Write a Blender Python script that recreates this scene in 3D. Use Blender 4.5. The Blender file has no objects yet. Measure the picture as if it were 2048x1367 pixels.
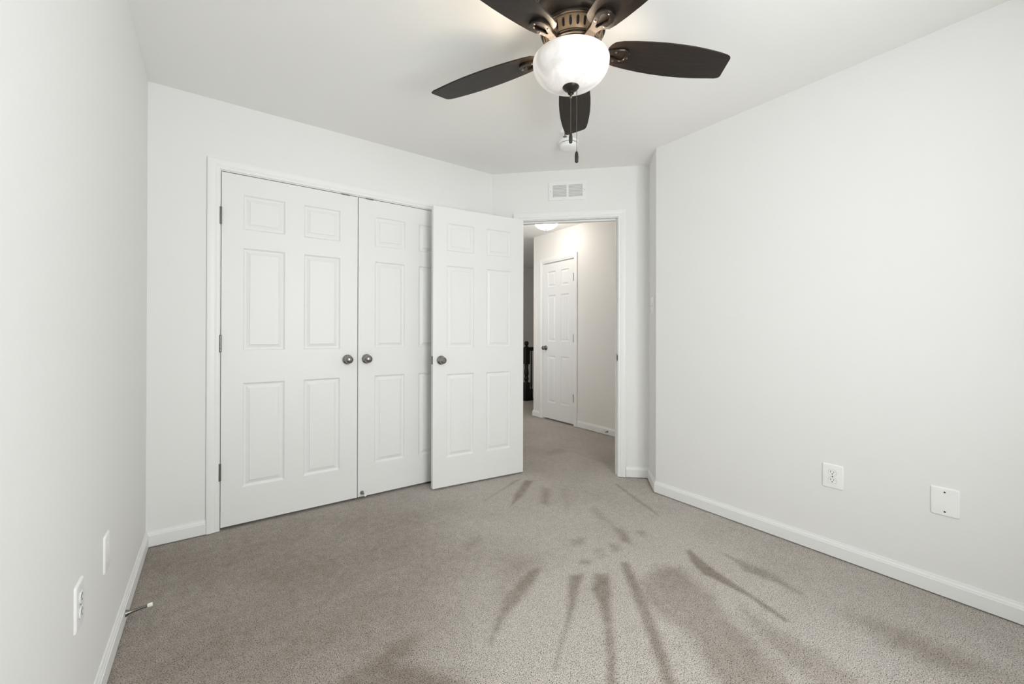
import bpy, bmesh, math, random
from mathutils import Vector, Matrix
R = math.radians
S = bpy.context.scene
COL = S.collection
random.seed(7)

# ------------------------------------------------------------------ camera, world, lights, exposure
YAW, PITCH, ROLL, HC, FPX, CY = 35.81, 0.1636, 0.1223, 1.122, 825.16, 664.69
y_, p_, r_ = R(YAW), R(PITCH), R(ROLL)
F0 = Vector((math.sin(y_), math.cos(y_), 0)); R0 = Vector((math.cos(y_), -math.sin(y_), 0)); U0 = Vector((0, 0, 1))
F1 = F0*math.cos(p_)+U0*math.sin(p_); U1 = U0*math.cos(p_)-F0*math.sin(p_)
R1 = R0*math.cos(r_)+U1*math.sin(r_); U2 = U1*math.cos(r_)-R0*math.sin(r_)
cd = bpy.data.cameras.new('camera'); cam = bpy.data.objects.new('camera', cd); COL.objects.link(cam)
cd.sensor_fit = 'HORIZONTAL'; cd.sensor_width = 36.0; cd.lens = 36.0*FPX/2048
cd.shift_y = (CY-683.5)/2048; cd.clip_start = 0.02; cd.clip_end = 100
m3 = Matrix((R1, U2, -F1)).transposed()
cam.matrix_world = Matrix.Translation((0, 0, HC)) @ m3.to_4x4()
S.camera = cam

w = bpy.data.worlds.new('world'); S.world = w; w.use_nodes = True
w.node_tree.nodes['Background'].inputs[0].default_value = (0.75, 0.86, 1.0, 1)
w.node_tree.nodes['Background'].inputs[1].default_value = 1.0

def lamp(name, typ, loc, energy, col, size=0.1, size_y=None, rot=(0, 0, 0)):
    l = bpy.data.lights.new(name, typ); o = bpy.data.objects.new(name, l); COL.objects.link(o)
    l.energy = energy; l.color = col; o.location = loc; o.rotation_euler = rot
    if typ == 'AREA':
        l.shape = 'RECTANGLE'; l.size = size; l.size_y = size_y or size
    else:
        l.shadow_soft_size = size
    return o

YB = -0.52                      # wall behind the viewer, with the bedroom window
WX0, WX1, WZ0, WZ1 = 0.42, 1.50, 0.60, 2.20
lamp('window_daylight', 'AREA', ((WX0+WX1)/2, YB-0.22, (WZ0+WZ1)/2), 64, (0.985, 1.0, 1.0), WX1-WX0, WZ1-WZ0, (R(90), 0, 0))

lamp('hall_fill_light', 'AREA', (1.86, 4.33, 1.475), 15, (1.0, 0.98, 0.95), 1.0, 1.25, (R(90), 0, R(-90)))  # added fill lamp outside an invented window, to brighten the hallway

S.view_settings.view_transform = 'Standard'; S.view_settings.look = 'None'
S.view_settings.exposure = 0.10; S.view_settings.gamma = 1.0; S.view_settings.use_curve_mapping = False
S.cycles.use_denoising = True
S.cycles.max_bounces = 14; S.cycles.diffuse_bounces = 10; S.cycles.glossy_bounces = 4; S.cycles.transmission_bounces = 8
S.cycles.caustics_reflective = False; S.cycles.caustics_refractive = False
S.cycles.sample_clamp_indirect = 10.0

# ------------------------------------------------------------------ room measures (metres)
H = 2.44
XL, YA, XE, XR, YR = -0.2866, 2.8669, 1.8609, 2.5402, 1.7756
Q = math.sqrt(.5)
LD = 1.2522
PE = Vector((XE, YA)); PD = PE+Vector((Q, -Q))*LD; PS = Vector((XR, YR))
HX, HY = 3.546, 4.4094          # hall side wall and its corner
CX0 = 0.031                     # closet opening
CW, CH = 0.752, 2.024           # closet door leaf
CX1 = CX0+2*CW+0.005
DU0, DU1, DH = 0.243, 1.012, 2.045   # bedroom door opening along the angled wall
TW = 0.115

# ------------------------------------------------------------------ materials
def mat(name, col, rough=0.5, metal=0.0, spec=0.5, noise=None):
    m = bpy.data.materials.new(name); m.use_nodes = True
    b = m.node_tree.nodes['Principled BSDF']
    b.inputs['Base Color'].default_value = (*col, 1); b.inputs['Roughness'].default_value = rough
    b.inputs['Metallic'].default_value = metal; b.inputs['Specular IOR Level'].default_value = spec
    if noise:
        sc, strength, dist = noise; nt = m.node_tree
        tc = nt.nodes.new('ShaderNodeTexCoord'); n = nt.nodes.new('ShaderNodeTexNoise'); bp = nt.nodes.new('ShaderNodeBump')
        n.inputs['Scale'].default_value = sc; n.inputs['Detail'].default_value = 3
        bp.inputs['Strength'].default_value = strength; bp.inputs['Distance'].default_value = dist
        nt.links.new(tc.outputs['Object'], n.inputs['Vector']); nt.links.new(n.outputs['Fac'], bp.inputs['Height'])
        nt.links.new(bp.outputs['Normal'], b.inputs['Normal'])
    return m
M = {}
M['wall'] = mat('wall_paint', (0.80, 0.802, 0.79), 0.75, spec=0.25, noise=(120, 0.08, 0.002))
M['ceiling'] = mat('ceiling_paint', (0.86, 0.86, 0.845), 0.9, spec=0.1, noise=(160, 0.08, 0.002))
M['hall'] = mat('hall_paint', (0.80, 0.785, 0.755), 0.7, spec=0.25)
M['trim'] = mat('white_trim_paint', (0.825, 0.83, 0.82), 0.38, spec=0.4)
M['door'] = mat('white_door_paint', (0.80, 0.805, 0.795), 0.42, spec=0.4, noise=(90, 0.03, 0.001))
M['plastic'] = mat('white_plastic', (0.88, 0.88, 0.87), 0.3)
M['nickel'] = mat('satin_nickel', (0.30, 0.29, 0.275), 0.22, 1.0)
M['darknickel'] = mat('aged_nickel', (0.22, 0.21, 0.19), 0.35, 1.0)
M['bronze'] = mat('dark_bronze', (0.030, 0.022, 0.016), 0.36, 0.6)
M['iron'] = mat('polished_dark_bronze', (0.022, 0.016, 0.012), 0.25, 0.5)
M['black'] = mat('black_slot', (0.01, 0.01, 0.01), 0.6)
M['rubber'] = mat('white_rubber', (0.85, 0.84, 0.80), 0.6)
M['railwood'] = mat('black_painted_wood', (0.006, 0.005, 0.005), 0.35)
M['pane'] = None

def wood():
    m = bpy.data.materials.new('dark_walnut'); m.use_nodes = True; nt = m.node_tree; b = nt.nodes['Principled BSDF']
    tc = nt.nodes.new('ShaderNodeTexCoord'); mp = nt.nodes.new('ShaderNodeMapping'); n = nt.nodes.new('ShaderNodeTexNoise'); cr = nt.nodes.new('ShaderNodeValToRGB')
    mp.inputs['Scale'].default_value = (3, 60, 60); n.inputs['Scale'].default_value = 4; n.inputs['Detail'].default_value = 5
    cr.color_ramp.elements[0].position = 0.35; cr.color_ramp.elements[0].color = (0.013, 0.009, 0.007, 1)
    cr.color_ramp.elements[1].position = 0.7; cr.color_ramp.elements[1].color = (0.025, 0.0165, 0.0118, 1)
    nt.links.new(tc.outputs['Object'], mp.inputs['Vector']); nt.links.new(mp.outputs['Vector'], n.inputs['Vector'])
    nt.links.new(n.outputs['Fac'], cr.inputs['Fac']); nt.links.new(cr.outputs['Color'], b.inputs['Base Color'])
    b.inputs['Roughness'].default_value = 0.42; b.inputs['Specular IOR Level'].default_value = 0.3
    return m
M['walnut'] = wood()

def alabaster(name, emit, bright, col=(1.0, 0.93, 0.84)):
    """lit marbled glass bowl: translucent with cloudy veins, a soft glow of its own"""
    m = bpy.data.materials.new(name); m.use_nodes = True; nt = m.node_tree
    for n in list(nt.nodes): nt.nodes.remove(n)
    out = nt.nodes.new('ShaderNodeOutputMaterial')
    tc = nt.nodes.new('ShaderNodeTexCoord'); n1 = nt.nodes.new('ShaderNodeTexNoise'); cr = nt.nodes.new('ShaderNodeValToRGB')
    n1.inputs['Scale'].default_value = 7; n1.inputs['Detail'].default_value = 6; n1.inputs['Distortion'].default_value = 1.6
    cr.color_ramp.elements[0].position = 0.36; cr.color_ramp.elements[0].color = (0.64, 0.635, 0.63, 1)
    cr.color_ramp.elements[1].position = 0.60; cr.color_ramp.elements[1].color = (0.86, 0.86, 0.86, 1)
    nt.links.new(tc.outputs['Object'], n1.inputs['Vector']); nt.links.new(n1.outputs['Fac'], cr.inputs['Fac'])
    tr = nt.nodes.new('ShaderNodeBsdfTranslucent'); df = nt.nodes.new('ShaderNodeBsdfDiffuse'); gl = nt.nodes.new('ShaderNodeBsdfGlossy')
    gl.inputs['Roughness'].default_value = 0.12
    mul = nt.nodes.new('ShaderNodeMix'); mul.data_type = 'RGBA'; mul.blend_type = 'MULTIPLY'; mul.inputs[0].default_value = 1
    mul.inputs[7].default_value = (*col, 1); nt.links.new(cr.outputs['Color'], mul.inputs[6])
    nt.links.new(mul.outputs[2], tr.inputs['Color']); nt.links.new(cr.outputs['Color'], df.inputs['Color'])
    em = nt.nodes.new('ShaderNodeEmission'); em.inputs['Strength'].default_value = emit; nt.links.new(mul.outputs[2], em.inputs['Color'])
    a = nt.nodes.new('ShaderNodeMixShader'); a.inputs[0].default_value = bright
    nt.links.new(df.outputs[0], a.inputs[1]); nt.links.new(tr.outputs[0], a.inputs[2])
    b = nt.nodes.new('ShaderNodeMixShader'); b.inputs[0].default_value = 0.04
    nt.links.new(a.outputs[0], b.inputs[1]); nt.links.new(gl.outputs[0], b.inputs[2])
    ad = nt.nodes.new('ShaderNodeAddShader'); nt.links.new(b.outputs[0], ad.inputs[0]); nt.links.new(em.outputs[0], ad.inputs[1])
    nt.links.new(ad.outputs[0], out.inputs['Surface'])
    return m
M['bowl'] = alabaster('alabaster_glass', 0.26, 0.009, (1.0, 0.89, 0.78))
M['hallbowl'] = alabaster('frosted_glass', 14.0, 0.6, (1.0, 0.945, 0.88))

def pane_mat():
    m = bpy.data.materials.new('window_glass'); m.use_nodes = True; nt = m.node_tree
    for n in list(nt.nodes): nt.nodes.remove(n)
    o = nt.nodes.new('ShaderNodeOutputMaterial'); t = nt.nodes.new('ShaderNodeBsdfTransparent'); g = nt.nodes.new('ShaderNodeBsdfGlossy'); x = nt.nodes.new('ShaderNodeMixShader')
    g.inputs['Roughness'].default_value = 0.02; x.inputs[0].default_value = 0.05
    nt.links.new(t.outputs[0], x.inputs[1]); nt.links.new(g.outputs[0], x.inputs[2]); nt.links.new(x.outputs[0], o.inputs['Surface'])
    return m
M['pane'] = pane_mat()

def carpet():
    m = bpy.data.materials.new('cut_pile_carpet'); m.use_nodes = True; nt = m.node_tree; b = nt.nodes['Principled BSDF']; L = nt.links.new
    N = nt.nodes.new
    tc = N('ShaderNodeTexCoord')
    fine = N('ShaderNodeTexNoise'); fine.inputs['Scale'].default_value = 310; fine.inputs['Detail'].default_value = 3.0; fine.inputs['Roughness'].default_value = 0.6
    fine.inputs['Distortion'].default_value = 0.6
    tuft = N('ShaderNodeTexVoronoi'); tuft.inputs['Scale'].default_value = 240; tuft.inputs['Randomness'].default_value = 1
    big = N('ShaderNodeTexNoise'); big.inputs['Scale'].default_value = 2.6; big.inputs['Detail'].default_value = 4
    mid = N('ShaderNodeTexNoise'); mid.inputs['Scale'].default_value = 24; mid.inputs['Detail'].default_value = 3
    for n in (fine, tuft, big, mid): L(tc.outputs['Object'], n.inputs['Vector'])
    at = N('ShaderNodeAttribute'); at.attribute_name = 'nap'
    # nap 0 brushed light, 1 brushed dark; ragged a little by the mid noise
    rag = N('ShaderNodeMath'); rag.operation = 'MULTIPLY_ADD'; rag.inputs[1].default_value = 0.55; L(mid.outputs['Fac'], rag.inputs[0]); rag.inputs[2].default_value = -0.275
    rag2 = N('ShaderNodeMath'); rag2.operation = 'MULTIPLY_ADD'; rag2.inputs[1].default_value = 0.7; L(big.outputs['Fac'], rag2.inputs[0]); rag2.inputs[2].default_value = -0.35
    s1 = N('ShaderNodeMath'); L(at.outputs['Fac'], s1.inputs[0]); L(rag.outputs[0], s1.inputs[1])
    s2 = N('ShaderNodeMath'); s2.use_clamp = True; L(s1.outputs[0], s2.inputs[0]); L(rag2.outputs[0], s2.inputs[1])
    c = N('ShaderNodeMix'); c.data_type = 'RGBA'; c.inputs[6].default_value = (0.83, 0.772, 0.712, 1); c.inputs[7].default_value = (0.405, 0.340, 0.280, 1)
    L(s2.outputs[0], c.inputs[0])
    # shade in the hollows between tufts, put into the pile colour
    cr = N('ShaderNodeValToRGB'); cr.color_ramp.elements[0].position = 0.36; cr.color_ramp.elements[0].color = (0.05, 0.045, 0.04, 1)
    cr.color_ramp.elements[1].position = 0.62; cr.color_ramp.elements[1].color = (1.0, 1.0, 1.0, 1)
    em_ = cr.color_ramp.elements.new(0.485); em_.color = (0.70, 0.69, 0.68, 1)
    L(fine.outputs['Fac'], cr.inputs['Fac'])
    mu = N('ShaderNodeMix'); mu.data_type = 'RGBA'; mu.blend_type = 'MULTIPLY'; mu.inputs[0].default_value = 1.0
    L(c.outputs[2], mu.inputs[6]); L(cr.outputs['Color'], mu.inputs[7]); L(mu.outputs[2], b.inputs['Base Color'])
    hgt = N('ShaderNodeMath'); hgt.operation = 'SUBTRACT'; L(fine.outputs['Fac'], hgt.inputs[0])
    sc = N('ShaderNodeMath'); sc.operation = 'MULTIPLY'; sc.inputs[1].default_value = 0.35; L(tuft.outputs['Distance'], sc.inputs[0]); L(sc.outputs[0], hgt.inputs[1])
    bp = N('ShaderNodeBump'); bp.inputs['Strength'].default_value = 0.9; bp.inputs['Distance'].default_value = 0.006
    L(hgt.outputs[0], bp.inputs['Height']); L(bp.outputs['Normal'], b.inputs['Normal'])
    b.inputs['Roughness'].default_value = 0.95; b.inputs['Specular IOR Level'].default_value = 0.05
    b.inputs['Sheen Weight'].default_value = 0.15
    return m
M['carpet'] = carpet()

# ------------------------------------------------------------------ mesh helpers
def obj(name, bm, m, parent=None, smooth=False, loc=None, rot=None):
    me = bpy.data.meshes.new(name); bm.normal_update(); bm.to_mesh(me); bm.free()
    for x in (m if isinstance(m, (list, tuple)) else [m]): me.materials.append(x)
    o = bpy.data.objects.new(name, me); COL.objects.link(o)
    if smooth:
        for p in me.polygons: p.use_smooth = True
    if parent: o.parent = parent
    if loc is not None: o.location = loc
    if rot is not None: o.rotation_euler = rot
    return o
def tag(o, label, cat=None, group=None, kind=None):
    if label: o['label'] = label
    if cat: o['category'] = cat
    if group: o['group'] = group
    if kind: o['kind'] = kind
    return o
def thing(name, label, cat, loc=(0, 0, 0), rz=0, group=None, kind=None):
    o = bpy.data.objects.new(name, None); COL.objects.link(o); o.empty_display_size = 0.1
    o.location = loc; o.rotation_euler = (0, 0, rz)
    return tag(o, label, cat, group, kind)
def box(bm, a, b, T=None, bev=0):
    vs = [bm.verts.new((x, y, z)) for x in (a[0], b[0]) for y in (a[1], b[1]) for z in (a[2], b[2])]
    fs = [(0, 1, 3, 2), (4, 6, 7, 5), (0, 4, 5, 1), (2, 3, 7, 6), (0, 2, 6, 4), (1, 5, 7, 3)]
    F = [bm.faces.new([vs[i] for i in f]) for f in fs]
    if bev:
        es = list({e for f in F for e in f.edges})
        r = bmesh.ops.bevel(bm, geom=es, offset=bev, segments=2, affect='EDGES', profile=0.5)
    if T is not None and not bev:
        bmesh.ops.transform(bm, matrix=T, verts=vs)
    return vs
def lathe(bm, prof, seg=32, T=None, cap=True):
    rings = []
    for r, z in prof:
        if r < 1e-6: rings.append([bm.verts.new((0, 0, z))])
        else: rings.append([bm.verts.new((r*math.cos(2*math.pi*i/seg), r*math.sin(2*math.pi*i/seg), z)) for i in range(seg)])
    for a, b in zip(rings, rings[1:]):
        for i in range(seg):
            j = (i+1) % seg
            f = [a[0]] if len(a) == 1 else [a[i], a[j]]
            g = [b[0]] if len(b) == 1 else [b[j], b[i]]
            if len(f)+len(g) > 2: bm.faces.new(f+g)
    if cap:
        for k in (0, -1):
            if len(rings[k]) > 1: bm.faces.new(rings[k] if k else rings[k][::-1])
    vs = [v for r in rings for v in r]
    if T is not None: bmesh.ops.transform(bm, matrix=T, verts=vs)
    bmesh.ops.recalc_face_normals(bm, faces=bm.faces[:])
    return vs
def tube(bm, pts, r, seg=8):
    pts = [Vector(p) for p in pts]; rings = []
    for i, p in enumerate(pts):
        d = (pts[min(i+1, len(pts)-1)]-pts[max(i-1, 0)]).normalized()
        u = d.orthogonal().normalized(); v = d.cross(u)
        if rings:
            u = (pu-d*pu.dot(d)).normalized(); v = d.cross(u)
        pu = u
        rr = r[i] if isinstance(r, (list, tuple)) else r
        rings.append([bm.verts.new(p+(u*math.cos(2*math.pi*k/seg)+v*math.sin(2*math.pi*k/seg))*rr) for k in range(seg)])
    for a, b in zip(rings, rings[1:]):
        for k in range(seg): bm.faces.new([a[k], a[(k+1) % seg], b[(k+1) % seg], b[k]])
    bm.faces.new(rings[0][::-1]); bm.faces.new(rings[-1])
def prism(bm, poly, z0, z1, T=None):
    a = [bm.verts.new((x, y, z0)) for x, y in poly]; b = [bm.verts.new((x, y, z1)) for x, y in poly]; n = len(poly)
    bm.faces.new(a[::-1]); bm.faces.new(b)
    for i in range(n): bm.faces.new([a[i], a[(i+1) % n], b[(i+1) % n], b[i]])
    if T is not None: bmesh.ops.transform(bm, matrix=T, verts=a+b)
    return a+b
def autosmooth(o, ang=35):
    for p in o.data.polygons: p.use_smooth = True
    o.data.set_sharp_from_angle(angle=R(ang))
    return o
def struct(name, bm, m, label, cat, parent=None):
    o = obj(name, bm, m, parent)
    if parent is None: tag(o, label, cat, kind='structure')
    return o

# local frame of a wall: x along it (room on the right when walking it), y out into the room is NEGATIVE y
def frame(P, d, z=0):
    d = Vector((d[0], d[1], 0)).normalized(); n = Vector((-d.y, d.x, 0))        # n = left = into the wall
    return Matrix(((d.x, n.x, 0, P[0]), (d.y, n.y, 0, P[1]), (0, 0, 1, z), (0, 0, 0, 1)))
TA = frame((0, YA), (1, 0))                 # closet wall, x = world x
TD = frame(PE, (1, -1))                     # angled door wall
TS = frame(PD, (-1, -1))                    # short return wall
TR = frame(PS, (0, -1))                     # right wall
TL = frame((XL, 0), (0, 1))                 # left wall, x = world y
TH = frame((HX, HY), (0, -1))               # hall wall

# ------------------------------------------------------------------ shell
def slab(bm, x0, y0, x1, y1, z0, z1): box(bm, (x0, y0, z0), (x1, y1, z1))
bm = bmesh.new(); slab(bm, -0.45, YB-0.12, 6.4, 6.7, H, H+0.1); struct('ceiling', bm, M['ceiling'], 'flat white ceiling over the bedroom and hallway', 'ceiling')

def wall(name, T, segs, L, m, label, thick=TW, z1=H):
    """segs: list of (u0,u1,z0,z1) solid pieces in the wall's own frame"""
    bm = bmesh.new()
    for u0, u1, a, b in segs: box(bm, (u0, 0, a), (u1, thick, b), T)
    bmesh.ops.recalc_face_normals(bm, faces=bm.faces[:])
    return struct(name, bm, m, label, 'wall')
wall('wall_left', TL, [(YB-0.1, YA+0.1, -0.02, H)], 0, M['wall'], 'plain white wall along the left side of the bedroom')
wall('wall_closet', TA, [(XL-0.05, CX0-0.004, -0.02, H), (CX0-0.004, CX1+0.004, 2.05, H), (CX1+0.004, XE, -0.02, H)], 0, M['wall'], 'white wall around the double closet doors')
wall('wall_door', TD, [(0, DU0, -0.02, H), (DU0, DU1, DH, H), (DU1, LD+0.06, -0.02, H)], 0, M['wall'], 'angled white wall holding the open bedroom doorway')
SL = (PS-PD).length
wall('wall_return', TS, [(0, SL, -0.02, H)], 0, M['wall'], 'short white return wall right of the doorway', thick=0.1)
wall('wall_right', TR, [(0, YR-YB+0.1, -0.02, H)], 0, M['wall'], 'long plain white wall along the right side')
TB = frame((XR, YB), (-1, 0))
bw = XR-XL
wall('wall_back', TB, [(-0.1, XR-WX1, -0.02, H), (XR-WX1, XR-WX0, -0.02, WZ0), (XR-WX1, XR-WX0, WZ1, H), (XR-WX0, bw+0.1, -0.02, H)], 0, M['wall'], 'white wall behind the viewer with the window')
# closet interior and hallway shell
wall('wall_closet_back', frame((XL, YA+0.72), (1, 0)), [(0, XE-XL+0.02, -0.02, H)], 0, M['wall'], 'inner back wall of the closet')
wall('wall_closet_side', frame((XE-0.06, YA+0.7), (0, -1)), [(0, 0.6, -0.02, H)], 0, M['wall'], 'inner side wall of the closet', thick=0.06)
wall('wall_closet_end', frame((XL, YA+0.1), (0, 1)), [(0, 0.8, -0.02, H)], 0, M['wall'], 'inner left end wall of the closet')
EY0, EY1, EDH = 3.628, 4.205, 2.045          # hall closet door opening (world y)
a0, a1 = HY-EY1, HY-EY0
wall('wall_hall', TH, [(0, a0-0.004, -0.02, H), (a0-0.004, a1+0.004, EDH+0.01, H), (a1+0.004, 2.25, -0.02, H)], 0, M['hall'], 'off-white hallway wall with the narrow six-panel door')
wall('wall_hall_corner', frame((6.2, HY), (-1, 0)), [(0, 6.2-HX-TW, -0.02, H)], 0, M['hall'], 'hallway wall turning away behind the corner')
wall('wall_hall_inner', frame((HX+0.5, HY-0.1), (0, -1)), [(0, 1.2, -0.02, H)], 0, M['hall'], 'back of the closet behind the hallway door', thick=0.05)
wall('wall_hall_near', frame((HX+0.1, 2.20), (-1, 0)), [(0, HX+0.1-2.71, -0.02, H)], 0, M['hall'], 'hallway end wall near the bedroom door', thick=0.1)
wall('wall_hall_left', frame((2.05, 2.93), (0, 1)), [(0, 0.9, -0.02, H), (0.9, 1.9, -0.02, 0.85), (0.9, 1.9, 2.1, H), (1.9, 3.7, -0.02, H)], 0, M['hall'], 'left wall of the hallway')  # opening left for the added window and its fill lamp
wall('wall_hall_far', frame((1.95, 6.5), (1, 0)), [(0, 4.3, -0.02, H)], 0, M['hall'], 'far shadowed wall beyond the stair railing')
wall('wall_hall_end', frame((6.15, 6.55), (0, -1)), [(0, 2.2, -0.02, H)], 0, M['hall'], 'end wall beside the stairs')

# carpet floor: one fine mesh, with the brushed marks of feet and vacuum as an attribute of the pile
BRIGHT = [(1.015, 1.454), (1.284, 1.544), (1.581, 1.533), (1.881, 1.35), (2.091, 1.137), (2.097, 0.812), (1.939, 0.442), (1.665, 0.322), (0.513, 1.15), (0.751, 1.295)]
MARKS = [
 (-0.95, 0.20, BRIGHT),
 (0.85, 0.022, [(1.266, 1.526), (1.17, 1.453), (1.074, 1.404), (0.996, 1.369), (0.919, 1.333), (0.816, 1.257), (0.825, 1.277), (0.932, 1.377), (1.002, 1.443), (1.112, 1.495), (1.219, 1.539)]),
 (0.42, 0.09, [(1.178, 1.719), (1.328, 1.612), (1.26, 1.53), (1.132, 1.48), (1.002, 1.443), (0.932, 1.377), (0.887, 1.356)]),
 (0.8, 0.018, [(1.345, 1.399), (1.405, 1.371), (1.343, 1.329), (1.233, 1.246), (1.132, 1.177), (1.022, 1.106), (0.924, 1.032), (0.998, 1.097), (1.108, 1.174), (1.212, 1.273), (1.299, 1.361)]),
 (0.78, 0.02, [(1.448, 1.34), (1.5, 1.303), (1.411, 1.214), (1.301, 1.117), (1.198, 1.016), (1.058, 0.885), (0.982, 0.812), (0.953, 0.833), (1.113, 0.973), (1.215, 1.077), (1.298, 1.175), (1.345, 1.261)]),
 (0.8, 0.02, [(1.621, 1.335), (1.657, 1.31), (1.561, 1.187), (1.462, 1.058), (1.403, 0.983), (1.304, 0.877), (1.213, 0.773), (1.143, 0.697), (1.112, 0.719), (1.271, 0.901), (1.368, 1.018), (1.482, 1.163)]),
 (0.62, 0.045, [(1.558, 1.175), (1.739, 1.203), (1.825, 1.141), (1.774, 1.049), (1.741, 0.918), (1.646, 0.809), (1.602, 0.708), (1.552, 0.62), (1.489, 0.534), (1.291, 0.654), (1.428, 0.832), (1.443, 0.914), (1.445, 1.013), (1.488, 1.1)]),
 (0.45, 0.05, [(1.785, 0.862), (1.756, 0.733), (1.749, 0.55), (1.683, 0.372), (1.531, 0.481), (1.608, 0.623), (1.678, 0.772)]),
 (0.85, 0.014, [(1.985, 1.207), (2.013, 1.199), (1.941, 1.058), (1.9, 0.903), (1.856, 0.741), (1.827, 0.672), (1.811, 0.684), (1.858, 0.851), (1.863, 0.962), (1.862, 1.043), (1.909, 1.129)]),
 (0.4, 0.03, [(1.926, 1.139), (1.956, 1.063), (1.891, 0.969), (1.856, 1.033)]),
 (0.6, 0.022, [(2.118, 1.094), (2.126, 0.974), (2.131, 0.851), (2.067, 0.713), (2.047, 0.716), (2.066, 0.825), (2.045, 0.937), (2.095, 1.029)]),
 (0.55, 0.07, [(2.064, 0.548), (2.124, 0.47), (2.125, 0.28), (2.119, 0.164), (1.999, 0.263), (1.983, 0.411)]),
 (0.75, 0.018, [(1.934, 2.506), (1.987, 2.469), (1.752, 2.287), (1.581, 2.192), (1.701, 2.323)]),
 (0.55, 0.03, [(1.954, 2.339), (1.975, 2.252), (1.765, 2.042), (1.766, 2.109)]),
 (0.65, 0.018, [(1.872, 2.551), (1.929, 2.55), (1.649, 2.427), (1.483, 2.362)]),
 (0.4, 0.035, [(1.954, 1.851), (2.002, 1.844), (1.926, 1.639), (1.893, 1.615), (1.888, 1.706)]),
 (0.62, 0.025, [(1.893, 1.615), (1.91, 1.52), (1.818, 1.421), (1.787, 1.462)]),
 (0.6, 0.025, [(1.722, 1.489), (1.743, 1.449), (1.707, 1.406), (1.664, 1.419)]),
 (0.6, 0.022, [(1.479, 1.464), (1.52, 1.436), (1.493, 1.411), (1.454, 1.439)]),
 (0.6, 0.025, [(1.966, 1.495), (1.991, 1.462), (1.932, 1.419), (1.924, 1.453)]),
 (0.55, 0.03, [(1.572, 1.636), (1.651, 1.62), (1.627, 1.57), (1.545, 1.577)]),
 (0.45, 0.03, [(1.602, 1.499), (1.648, 1.472), (1.615, 1.407), (1.562, 1.411)]),
 (0.5, 0.04, [(1.076, 1.938), (1.193, 1.962), (1.169, 1.911), (1.068, 1.87)]),
 (0.25, 0.04, [(2.048, 2.236), (2.072, 2.183), (1.893, 1.97), (1.808, 1.936)]),
 (0.5, 0.01, [(2.43, 2.05), (2.451, 2.048), (2.293, 1.646), (2.229, 1.521), (2.219, 1.528), (2.307, 1.774)]),
 (0.35, 0.05, [(2.702, 3.417), (3.061, 3.426), (2.825, 2.872), (2.52, 2.888)]),
 (0.9, 0.05, [(0.304, 1.414), (0.535, 1.464), (0.614, 1.459), (0.569, 1.396), (0.519, 1.371), (0.596, 1.257), (0.655, 1.162), (0.549, 1.123), (0.211, 1.366)]),
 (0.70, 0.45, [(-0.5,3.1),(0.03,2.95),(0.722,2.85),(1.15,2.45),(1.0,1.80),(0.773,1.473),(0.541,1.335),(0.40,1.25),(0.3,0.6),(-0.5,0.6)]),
 (0.10, 0.30, [(2.25,0.9),(2.6,0.9),(2.6,-0.5),(2.0,-0.5)]),
]
def seg_d(px, py, ax, ay, bx, by):
    dx, dy = bx-ax, by-ay; L2 = dx*dx+dy*dy
    t = max(0.0, min(1.0, ((px-ax)*dx+(py-ay)*dy)/L2)) if L2 else 0.0
    return math.hypot(px-ax-t*dx, py-ay-t*dy)
def nap_at(x, y):
    v = 0.10
    for s, soft, P in MARKS:
        xs = [p[0] for p in P]; ys = [p[1] for p in P]
        if x < min(xs)-soft or x > max(xs)+soft or y < min(ys)-soft or y > max(ys)+soft: continue
        ins = False; d = 1e9; n = len(P)
        for i in range(n):
            ax, ay = P[i]; bx, by = P[(i+1) % n]
            if (ay > y) != (by > y) and x < (bx-ax)*(y-ay)/(by-ay)+ax: ins = not ins
            d = min(d, seg_d(x, y, ax, ay, bx, by))
        t = (d if ins else -d)/soft*0.5+0.5
        t = max(0.0, min(1.0, t)); t = t*t*(3-2*t)
        v = v*(1+s*t) if s < 0 else 1-(1-v)*(1-s*t)
    return v
def build_floor():
    st = 0.009
    x0, y0, x1, y1 = -0.45, YB-0.10, 2.75, 3.0
    nx = int((x1-x0)/st)+1; ny = int((y1-y0)/st)+1
    verts = []; nap = []; faces = []
    for j in range(ny):
        for i in range(nx):
            x = x0+(x1-x0)*i/(nx-1); y = y0+(y1-y0)*j/(ny-1)
            verts.append((x, y, 0)); nap.append(nap_at(x, y))
    for j in range(ny-1):
        for i in range(nx-1):
            a = j*nx+i; faces.append((a, a+1, a+nx+1, a+nx))
    def quad(xa, ya, xb, yb):
        k = len(verts); verts.extend([(xa, ya, 0), (xb, ya, 0), (xb, yb, 0), (xa, yb, 0)]); nap.extend([0.22]*4); faces.append((k, k+1, k+2, k+3))
    quad(x1, y0, 6.4, 6.7); quad(x0, y1, x1, 6.7)
    # underside so the slab has thickness
    k = len(verts); verts.extend([(x0, y0, -0.06), (6.4, y0, -0.06), (6.4, 6.7, -0.06), (x0, 6.7, -0.06)]); nap.extend([0.3]*4); faces.append((k+3, k+2, k+1, k))
    me = bpy.data.meshes.new('floor'); me.from_pydata(verts, [], faces); me.update()
    at = me.attributes.new('nap', 'FLOAT', 'POINT'); at.data.foreach_set('value', nap)
    me.materials.append(M['carpet'])
    o = bpy.data.objects.new('floor', me); COL.objects.link(o)
    tag(o, 'beige-grey cut pile carpet with dark brushed footmarks', 'carpet', kind='structure')
build_floor()

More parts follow.
